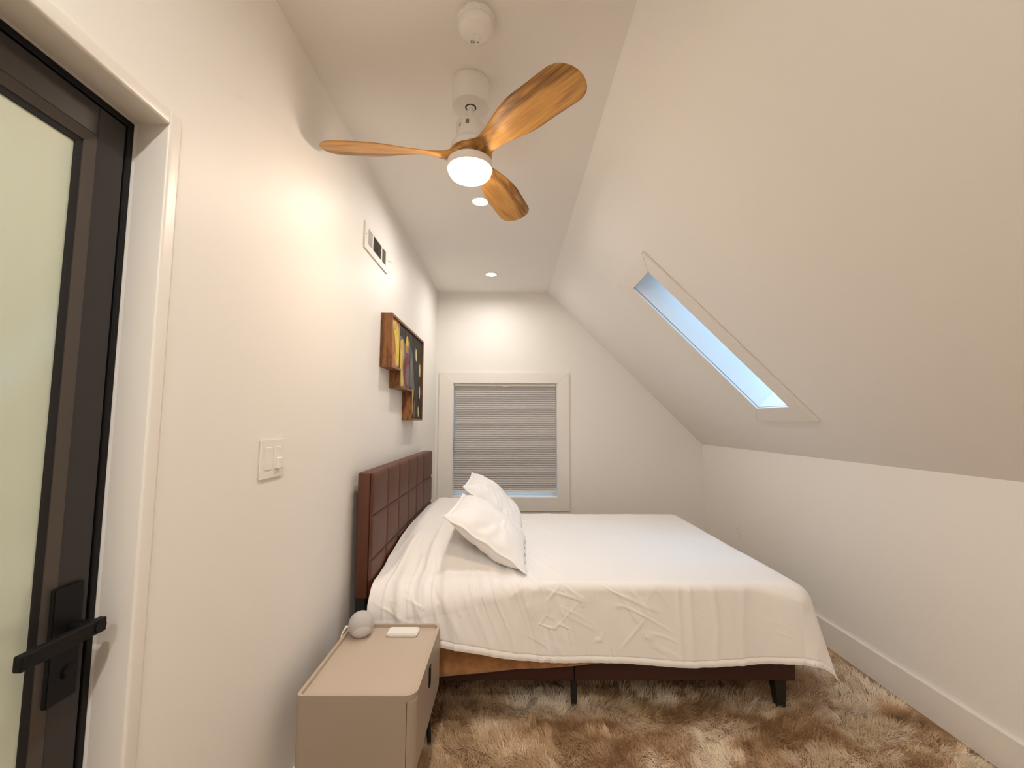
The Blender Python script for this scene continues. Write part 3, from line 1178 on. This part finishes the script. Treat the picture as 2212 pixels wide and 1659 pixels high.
def duvet_points(NS=560, NT=560):
    # s: along x, t: along -y (t=0 at far roll start)
    s = np.linspace(HX, EX + .365, NS)
    tmax_base = (FY_ - EY)
    tt = np.concatenate([np.linspace(-.30, 0, 40, endpoint=False), np.linspace(0, tmax_base, 190, endpoint=False), np.linspace(0, 1, NT - 230) + tmax_base + 10])
    P = np.zeros((NS, NT, 3))
    for j_ in range(NT):
        t = tt[j_]
        x = s.copy()
        # hanging length on the near side varies along the bed
        hang = np.interp(s, [.12, .45, .8, 1.2, 1.6, 1.95, 2.1, 2.3, 2.5], [.375, .318, .345, .372, .378, .376, .380, .375, .370])
        hang = hang + .006 * np.sin(s * 9) + .008 * (vnoise(s * 3, s * 0 + 3) - .5)
        if t > tmax_base + 5:
            fr_ = t - (tmax_base + 10)
            b = fr_ * hang
            ycl = np.full(NS, EY)
        else:
            fr_ = 0
            b = np.zeros(NS)
            ycl = np.full(NS, FY_ - max(t, 0))
        a = np.maximum(s - EX, 0)
        bb_far = max(-t, 0) if t < 0 else 0
        pn = 3.4
        both = (a ** pn + b ** pn) ** (1 / pn)
        dd = np.maximum(both, bb_far)
        ang = np.arctan2(b, a + 1e-9)
        # head end: the cloth comes off a higher mound and spreads wider
        headw = 1 - sst(.25, 1.0, s)
        lean = .10 + .20 * headw + .16 * np.sin(2 * ang) * (b > 0) * (a > 0)
        r = .040 + .10 * headw + .055 * sst(1.88, 2.12, s)
        q = r * 1.5
        th = np.minimum(dd, q) / r
        o1 = r * np.sin(th)
        z1 = r * (1 - np.cos(th))
        rest = np.maximum(dd - q, 0)
        outw = o1 + rest * np.sin(lean)
        drop = z1 + rest * np.cos(lean)
        dirx = np.where(dd > 0, np.cos(ang), 0)
        diry = np.where(dd > 0, np.sin(ang), 0)
        if bb_far > 0:
            dirx = np.zeros(NS)
            diry = -np.ones(NS)
        X = np.minimum(s, EX) + outw * dirx
        Y = ycl - outw * diry
        Z = TOP - drop
        # sagging straight top towards the edges, soft puff
        inner = (a == 0) * (b == 0)
        # mound over the sleeping pillows
        yy = ycl
        my = sst(2.13, 2.95, yy) * .62 + sst(2.05, 2.5, yy) * .38
        my = my * (1 - .35 * sst(3.5, 3.8, yy))
        mx = sst(.02, .20, s) * (1 - sst(.36, .80, s))
        mxh = .60 + .40 * sst(.10, .22, s)
        mound = .160 * my * (1 - sst(.38, .86, s)) * mxh
        fade = np.exp(-b / .30) if fr_ else 1
        Z = Z + mound * fade
        # gathers at the head end, near side: folds fanning down
        bx_ = np.maximum(0, 2.85 - ycl) + b
        head = 1 - sst(.62, 1.15, s)
        sf = (s - .40) / (1 + 1.15 * bx_) + .40 + .05 * (vnoise(s * 3, bx_ * 3, 50) - .5)
        n1 = vnoise(sf * 19, bx_ * 1.1, 51)
        n2 = vnoise(sf * 37 + 3, bx_ * 2.0, 55)
        k1 = np.exp(-((n1 - .62) / .16) ** 2) - .4
        k2 = np.exp(-((n2 - .55) / .11) ** 2)
        dsp = head * sst(.05, .55, bx_) * (.016 * k1 + .006 * k2)
        # long soft verticals along the hanging side
        sv = s + .10 * b * np.sin(s * 2.4) + .03 * (vnoise(s * 4, b * 4, 60) - .5)
        n3 = vnoise(sv * 8, b * 1.5, 63)
        dsp = dsp + (1 - .6 * head) * sst(.03, .3, b) * (.016 * (n3 - .5))
        g3 = np.exp(-(((s - 1.60) / .016) ** 2)) + np.exp(-(((s - 1.70 - .02 * np.sin(b * 9)) / .014) ** 2)) + .8 * np.exp(-(((s - 1.86 + .1 * b) / .018) ** 2)) + .8 * np.exp(-(((s - 1.36) / .015) ** 2)) * np.exp(-b / .06) + .7 * np.exp(-(((s - 1.545) / .012) ** 2))
        dsp = dsp + .0085 * sst(.01, .06, b) * g3 * (.45 + .55 * np.exp(-b / .18))
        cz = sst(.0, .07, b) * (1 - .75 * sst(1.35, 1.6, s))
        dsp = dsp + cz * (.0042 * crease(s, b, 2.2, 11, 1.0) + .0036 * crease(s, b, 5, 14, .45) + .0034 * crease(s, b, 3.6, 19, -.8) + .0035 * crease(s, b, 7, 23, 1.3) + .006 * (fbm(s * 5, b * 6, 4, 2) - .5))
        # hem flange: ridge at 2.6 cm above the edge
        if fr_:
            rem = hang * (1 - fr_)
            dsp = dsp - .0045 * np.exp(-((rem - .026) / .0035) ** 2) + .003 * np.exp(-((rem - .012) / .008) ** 2) + .0008 * np.sin((s + b) * 130) * (rem < .026)
        X = X + dsp * dirx * np.sin(th)
        Y = Y - dsp * diry * np.sin(th)
        Z = Z + dsp * np.cos(th)
        # foot drop folds
        if True:
            af = sst(.03, .2, a) * (b < .02)
            X = X + af * .012 * np.sin(ycl * 2 * math.pi / .28 + 3 * vnoise(ycl * 2, ycl * 0, 3))
        # top surface wrinkles
        tw = 1 - sst(0, .12, dd)
        big = (fbm(s * 2.2, yy * 1.8, 21) - .5) * .014
        fine = .0016 * crease(s, yy, 2.5, 31, .05) * sst(2.3, 2.6, yy) + .0030 * crease(s, yy, 3, 35, -1.0) * (1 - sst(.9, 1.3, s))
        hw = (1 - sst(.7, 1.1, s))
        fan_ = .0045 * hw * np.sin((s * 1.0 + (yy - EY) * .35 + .08 * vnoise(s * 4, yy * 3, 8)) * 2 * math.pi / .12) * (1 - sst(2.5, 3.0, yy))
        Z = Z + (big + fine) * tw
        Z = Z + .003 * (fbm(s * 4, b * 4 + yy * 4, 41, 2) - .5)
        P[:, j_, 0], P[:, j_, 1], P[:, j_, 2] = X, Y, Z
    return P


dv = grid_obj('duvet', duvet_points(), M_linen, None, True, .004)
tag(dv, 'white duvet spread over the bed and hanging down its side', 'duvet')


# ---- pillows
def pillow(name, L_=.70, H_=.48, Tk=.085, seed=0):
    NP, NQ = 120, 90
    u = np.linspace(-1, 1, NP)[:, None] * np.ones((1, NQ))
    v = np.linspace(-1, 1, NQ)[None, :] * np.ones((NP, 1))
    fl = .955
    out_ = []
    cr = 1 - .05 * (1 - np.abs(v) ** 3) * 1.0
    cr2 = 1 - .045 * (1 - np.abs(u) ** 3)
    for sgn in (1, -1):
        pu, pv = np.clip(np.abs(u) / fl, 0, 1), np.clip(np.abs(v) / fl, 0, 1)
        prof = ((1 - pu ** 3.2) * (1 - pv ** 3.0)) ** .62
        edge = np.minimum(1 - np.abs(u), (1 - np.abs(v)) * H_ / L_)
        wr = (fbm(u * 1.6 + 3, v * 1.6, seed + 2 * (sgn > 0), 2) - .5) * .024 * np.minimum(prof * 2, 1)
        rad = np.sin((np.arctan2(v, u) * 14 + 3 * vnoise(u * 3, v * 3, seed + 5))) * .0030 * sst(0, .10, edge - .02) * (1 - sst(.2, .6, edge))
        cre = .006 * crease(u, v, 1.6, seed + 9, .8) * np.minimum(prof * 2, 1)
        z = sgn * (Tk * prof + wr * 1. + rad + cre + .0025) + .004 * np.sin(u * 17 + v * 11) * (1 - np.minimum(prof * 3, 1))
        out_.append(np.stack([u * L_ / 2 * cr, v * H_ / 2 * cr2, z], -1))
    top, bot = out_
    o = grid_obj(name, top, M_linen2)
    # join both skins in one mesh
    bm = bmesh.new()
    bm.from_mesh(o.data)
    me2 = bpy.data.meshes.new('tmp2')
    o2 = grid_obj('tmp2', bot[:, ::-1], M_linen2)
    bm.from_mesh(o2.data)
    bpy.data.objects.remove(o2)
    # stitch rim
    be = [e for e in bm.edges if e.is_boundary]
    bmesh.ops.remove_doubles(bm, verts=list({v_ for e in be for v_ in e.verts}), dist=.0001)
    be = [e for e in bm.edges if e.is_boundary]
    try:
        bmesh.ops.bridge_loops(bm, edges=be)
    except Exception:
        pass
    bmesh.ops.recalc_face_normals(bm, faces=bm.faces[:])
    for f_ in bm.faces:
        f_.smooth = True
    bm.to_mesh(o.data)
    bm.free()
    bpy.data.meshes.remove(me2)
    return o


def place(o, c, along, upv):
    """local x -> along, local y -> upv (direction of the pillow's short side)"""
    a = Vector(along).normalized()
    b = Vector(upv)
    b = (b - a * b.dot(a)).normalized()
    n_ = a.cross(b)
    M_ = Matrix((a, b, n_)).transposed().to_4x4()
    M_.translation = Vector(c)
    o.matrix_world = M_


p1 = pillow('pillow', .70, .50, .085, 1)
place(p1, (.640, 2.600, .748), (.03, 1, .0), (-.40, .03, .262))
tag(p1, 'white pillow nearest the nightstand, leaning toward the headboard', 'pillow', 'white pillows on the duvet')
p2 = pillow('pillow', .72, .52, .085, 6)
place(p2, (.640, 3.335, .768), (.0, 1, .02), (-.36, 0, .30))
tag(p2, 'white pillow nearest the window, standing a little taller', 'pillow', 'white pillows on the duvet')

# ---- caramel blanket edge hanging below the duvet
NX = 200
xs = np.linspace(.16, 1.62, NX)
zlow = np.interp(xs, [.16, .42, .62, .80, 1.00, 1.18, 1.48, 1.62], [.175, .180, .197, .217, .226, .240, .258, .268]) + .004 * np.sin(xs * 13)
rowsn = 26
P = np.zeros((NX, rowsn, 3))
for k in range(rowsn):
    f_ = k / (rowsn - 1)
    P[:, k, 0] = xs
    P[:, k, 2] = .50 * (1 - f_) + zlow * f_
    P[:, k, 1] = 2.190 - .030 * sst(0, .5, np.full(NX, f_)) + .006 * np.sin(xs * 15 + 2 * f_) * f_ + .004 * (vnoise(xs * 20, xs * 0 + f_ * 8) - .5)
bk = grid_obj('throw_blanket', P, M_plush, None, True, .012)
tag(bk, 'caramel plush blanket edge showing below the white duvet', 'blanket')

# ================================================================== NIGHTSTAND
nx0, nx1, ny0, ny1, nz0, nz1 = .085, .462, 1.462, 1.962, .268, .492
ns = tag(empty('nightstand', ((nx0 + nx1) / 2, (ny0 + ny1) / 2, 0)), 'greige nightstand with raised rim standing beside the bed', 'nightstand')
no = -Vector(ns.location)


def npart(name, bm, m, parent=None, **k):
    o = obj(name, bm, m, parent or ns, **k)
    if parent is None:
        o.location = no
    return o


rr = .030
cb = npart('cabinet_body', prism(bmesh.new(), rrect(nx0, ny0, nx1 - .030, ny1, [.018, .001, .001, .018]), 2, nz0, nz1 - .012), M_ns)
smooth_angle(cb)
fp = bmesh.new()
prism(fp, rrect(nx1 - .0285, ny0, nx1, ny1, [.001, .027, .027, .001], 8), 2, nz0, nz1 - .012)
dr = npart('drawer_front', fp, M_ns)
smooth_angle(dr)
hd = npart('pull_tab', bx((nx1 - .002, 1.683, .398), (nx1 + .004, 1.713, .466), .001), M_black)
# top: slab with raised rim
topb = bmesh.new()
prism(topb, rrect(nx0 + .004, ny0 + .004, nx1 - .004, ny1 - .004, [.014, .036, .026, .014], 8), 2, nz1 - .012, nz1 - .004, .0)
t_ = npart('top_panel', topb, M_nstop)
smooth_angle(t_)
bm = bmesh.new()
O = rrect(nx0, ny0, nx1, ny1, [.018, .040, .030, .018], 8)
I = rrect(nx0 + .011, ny0 + .011, nx1 - .011, ny1 - .011, [.007, .029, .019, .007], 8)
n = len(O)
zz0, zz1 = nz1 - .0118, nz1 + .008
vo = [bm.verts.new((*p, zz1)) for p in O]
vi = [bm.verts.new((*p, zz1)) for p in I]
ko = [bm.verts.new((*p, zz0)) for p in O]
ki = [bm.verts.new((*p, zz0)) for p in I]
for i in range(n):
    k = (i + 1) % n
    bm.faces.new((vo[i], vo[k], vi[k], vi[i]))
    bm.faces.new((vi[i], vi[k], ki[k], ki[i]))
    bm.faces.new((ko[i], ko[k], vo[k], vo[i])).material_index = 1
    bm.faces.new((ki[i], ki[k], ko[k], ko[i]))
rim_e = [e for e in bm.edges if all(abs(v_.co.z - zz1) < 1e-6 for v_ in e.verts) and len(e.link_faces) == 2 and e.calc_face_angle(0) > .5]
bmesh.ops.bevel(bm, geom=rim_e, offset=.002, segments=2, affect='EDGES')
rim = npart('top_rim', bm, [mat('greige_rim_lit', lin((180, 163, 145)), .35), M_ns])  # rim top lighter than its sides: light from above put into the colour
smooth_angle(rim, 40)
for (lx, ly, sx, sy) in ((nx0 + .05, ny0 + .04, -1, -1), (nx1 - .05, ny0 + .04, 1, -1), (nx1 - .05, ny1 - .035, 1, 1), (nx0 + .05, ny1 - .035, -1, 1)):
    npart('leg', tube([(lx + sx * .012, ly + sy * .03, .007 if sx > 0 else .001), (lx, ly, nz0)], [.008, .014], 16), M_blackwood)

# speaker
zt_ = nz1 - .004
sp = tag(empty('smart_speaker', (.150, 1.880, zt_)), 'round light grey fabric speaker on the far corner of the nightstand', 'speaker')
R_ = .0505
prof = []
for k in range(0, 33):
    a = math.pi * k / 32
    z = R_ * math.cos(a)
    if z < -.043:
        break
    prof.append((R_ * math.sin(a), z + .0445))
prof.append((.024, .0012))
prof.append((0, .0012))
s_o = obj('speaker_shell', lathe(prof, 56), M_grey, sp, True)
bm = bmesh.new()
for k in range(5):
    pass
# smooth lower cap turned towards the room
cap = []
for k in range(0, 12):
    a = math.radians(0 + 48 * k / 11)
    cap.append(((R_ + .0006) * math.sin(a), (R_ + .0006) * math.cos(a)))
q = lathe(cap, 48)
bmesh.ops.rotate(q, verts=q.verts[:], cent=(0, 0, 0), matrix=Matrix.Rotation(math.radians(128), 3, Vector((1, .45, 0)).normalized()))
bmesh.ops.translate(q, verts=q.verts[:], vec=(0, 0, .0445))
for v_ in q.verts:
    v_.co.z = max(v_.co.z, .0008)
obj('speaker_base', q, mat('pale_grey_plastic', lin((206, 202, 198)), .55), sp, True)
obj('power_cord', tube([(-.045, .005, .030), (-.060, .0, .034), (-.068, -.004, .022), (-.073, -.012, .010), (-.078, -.02, -.03), (-.080, -.02, -.18), (-.078, -.01, -.40)],
                       [.0055, .0055, .004, .0035, .003, .003, .003], 10), M_white, sp, True)
# white slab
wb = tag(obj('power_bank', prism(bmesh.new(), rrect(-.062, -.033, .062, .033, .010), 2, 0, .013, .004, seg=4, cap_only=True), M_white, None, False, (.318, 1.896, zt_ + .0005)),
         'small flat white rounded device lying on the nightstand', 'power bank')
smooth_angle(wb, 50)

# ================================================================== RUG
def rug():
    rx0_, rx1_, ry0_, ry1_ = .36, 2.635, .9, 3.30
    base = obj('shag_rug', prism(bmesh.new(), rrect(rx0_, ry0_, rx1_, ry1_, .03), 2, .0005, .006), mat('rug_backing', lin((150, 120, 92)), .95))
    tag(base, 'long pile shag rug mottled brown and cream under the bed', 'rug')
    rng = np.random.RandomState(3)

    def strands(n, yb0, yb1):
        x = rng.uniform(rx0_, rx1_, n)
        y = rng.uniform(yb0, yb1, n)
        return x, y
    parts = [strands(int(95000), 1.45, 2.25), strands(int(50000), 2.25, 3.30), strands(int(12000), .9, 1.45)]
    x = np.concatenate([p_[0] for p_ in parts])
    y = np.concatenate([p_[1] for p_ in parts])
    n = len(x)
    # lay direction field
    th = 2 * math.pi * (fbm(x * 2.2, y * 2.2, 61, 3) * 1.9) + rng.normal(0, .45, n)
    clump = vnoise(x * 28, y * 28, 70)
    th = th + (clump - .5) * 3.0
    ln = rng.uniform(.030, .052, n)
    tilt = np.clip(.85 + (vnoise(x * 9, y * 9, 66) - .5) * .9 + rng.normal(0, .18, n), .3, 1.35)
    wd = rng.uniform(.0008, .0015, n)
    dx, dy = np.cos(th), np.sin(th)
    sx, sy = -dy, dx
    segs = 4
    V = np.zeros((n, segs * 2 - 1, 3), np.float32)
    for k in range(segs):
        f_ = k / (segs - 1)
        t_a = tilt * (.35 + .75 * f_)
        hr = ln * f_ * np.sin(t_a * .95)
        hz = .004 + ln * f_ * np.cos(t_a * .95)
        px = x + dx * hr
        py = y + dy * hr
        w_ = wd * (1 - .75 * f_)
        if k < segs - 1:
            V[:, k * 2, 0], V[:, k * 2, 1], V[:, k * 2, 2] = px - sx * w_, py - sy * w_, hz
            V[:, k * 2 + 1, 0], V[:, k * 2 + 1, 1], V[:, k * 2 + 1, 2] = px + sx * w_, py + sy * w_, hz
        else:
            V[:, k * 2, 0], V[:, k * 2, 1], V[:, k * 2, 2] = px, py, hz
    nvp = segs * 2 - 1
    V[:, :, 0] = np.clip(V[:, :, 0], None, W - .02)
    faces = []
    lt = []
    base_i = (np.arange(n) * nvp)[:, None]
    quads = np.concatenate([base_i + np.array([[2 * k, 2 * k + 1, 2 * k + 3, 2 * k + 2]]) for k in range(segs - 2)], 1).reshape(-1, 4)
    tris = (base_i + np.array([[2 * (segs - 2), 2 * (segs - 2) + 1, 2 * (segs - 1)]])).reshape(-1, 3)
    me = bpy.data.meshes.new('pile')
    me.vertices.add(n * nvp)
    me.vertices.foreach_set('co', V.reshape(-1))
    li = np.concatenate([quads.reshape(-1), tris.reshape(-1)]).astype(np.int32)
    me.loops.add(len(li))
    me.loops.foreach_set('vertex_index', li)
    ls = np.concatenate([np.arange(len(quads)) * 4, len(quads) * 4 + np.arange(len(tris)) * 3]).astype(np.int32)
    me.polygons.add(len(ls))
    me.polygons.foreach_set('loop_start', ls)
    me.update(calc_edges=True)
    # colour per strand: mottled patches of the pile
    pch = fbm(x * 4.6 + .8 * vnoise(x * 3, y * 3, 5), y * 7.5, 81, 3)
    pch2 = fbm(x * 9, y * 13, 88, 2)
    v = sst(.36, .66, pch * .72 + pch2 * .28 + rng.normal(0, .045, n))
    c_d, c_m, c_l = np.array(lin((202, 172, 136))), np.array(lin((232, 208, 174))), np.array(lin((250, 238, 220)))
    c = np.where(v[:, None] < .5, c_d + (c_m - c_d) * (v[:, None] * 2), c_m + (c_l - c_m) * ((v[:, None] - .5) * 2))
    c = c * rng.uniform(.88, 1.16, n)[:, None]
    colr = np.ones((n, nvp, 4), np.float32)
    for k in range(nvp):
        f_ = min(1, (k // 2) / (segs - 1))
        colr[:, k, :3] = np.clip(c, 0, 1)
    at = me.color_attributes.new('strand_colour', 'FLOAT_COLOR', 'POINT')
    at.data.foreach_set('color', colr.reshape(-1))
    mt = bpy.data.materials.new('shag_fibre')
    mt.use_nodes = True
    nt = mt.node_tree
    b = nt.nodes['Principled BSDF']
    b.inputs['Roughness'].default_value = .65
    b.inputs['Specular IOR Level'].default_value = .25
    va = nt.nodes.new('ShaderNodeVertexColor')
    va.layer_name = 'strand_colour'
    nt.links.new(va.outputs[0], b.inputs['Base Color'])
    tr = nt.nodes.new('ShaderNodeBsdfTranslucent')
    nt.links.new(va.outputs[0], tr.inputs[0])
    mx = nt.nodes.new('ShaderNodeMixShader')
    mx.inputs[0].default_value = .3
    nt.links.new(b.outputs[0], mx.inputs[1])
    nt.links.new(tr.outputs[0], mx.inputs[2])
    nt.links.new(mx.outputs[0], nt.nodes['Material Output'].inputs[0])
    me.materials.append(mt)
    o = bpy.data.objects.new('pile', me)
    COL.objects.link(o)
    o.parent = base
    o['kind'] = 'stuff'


rug()
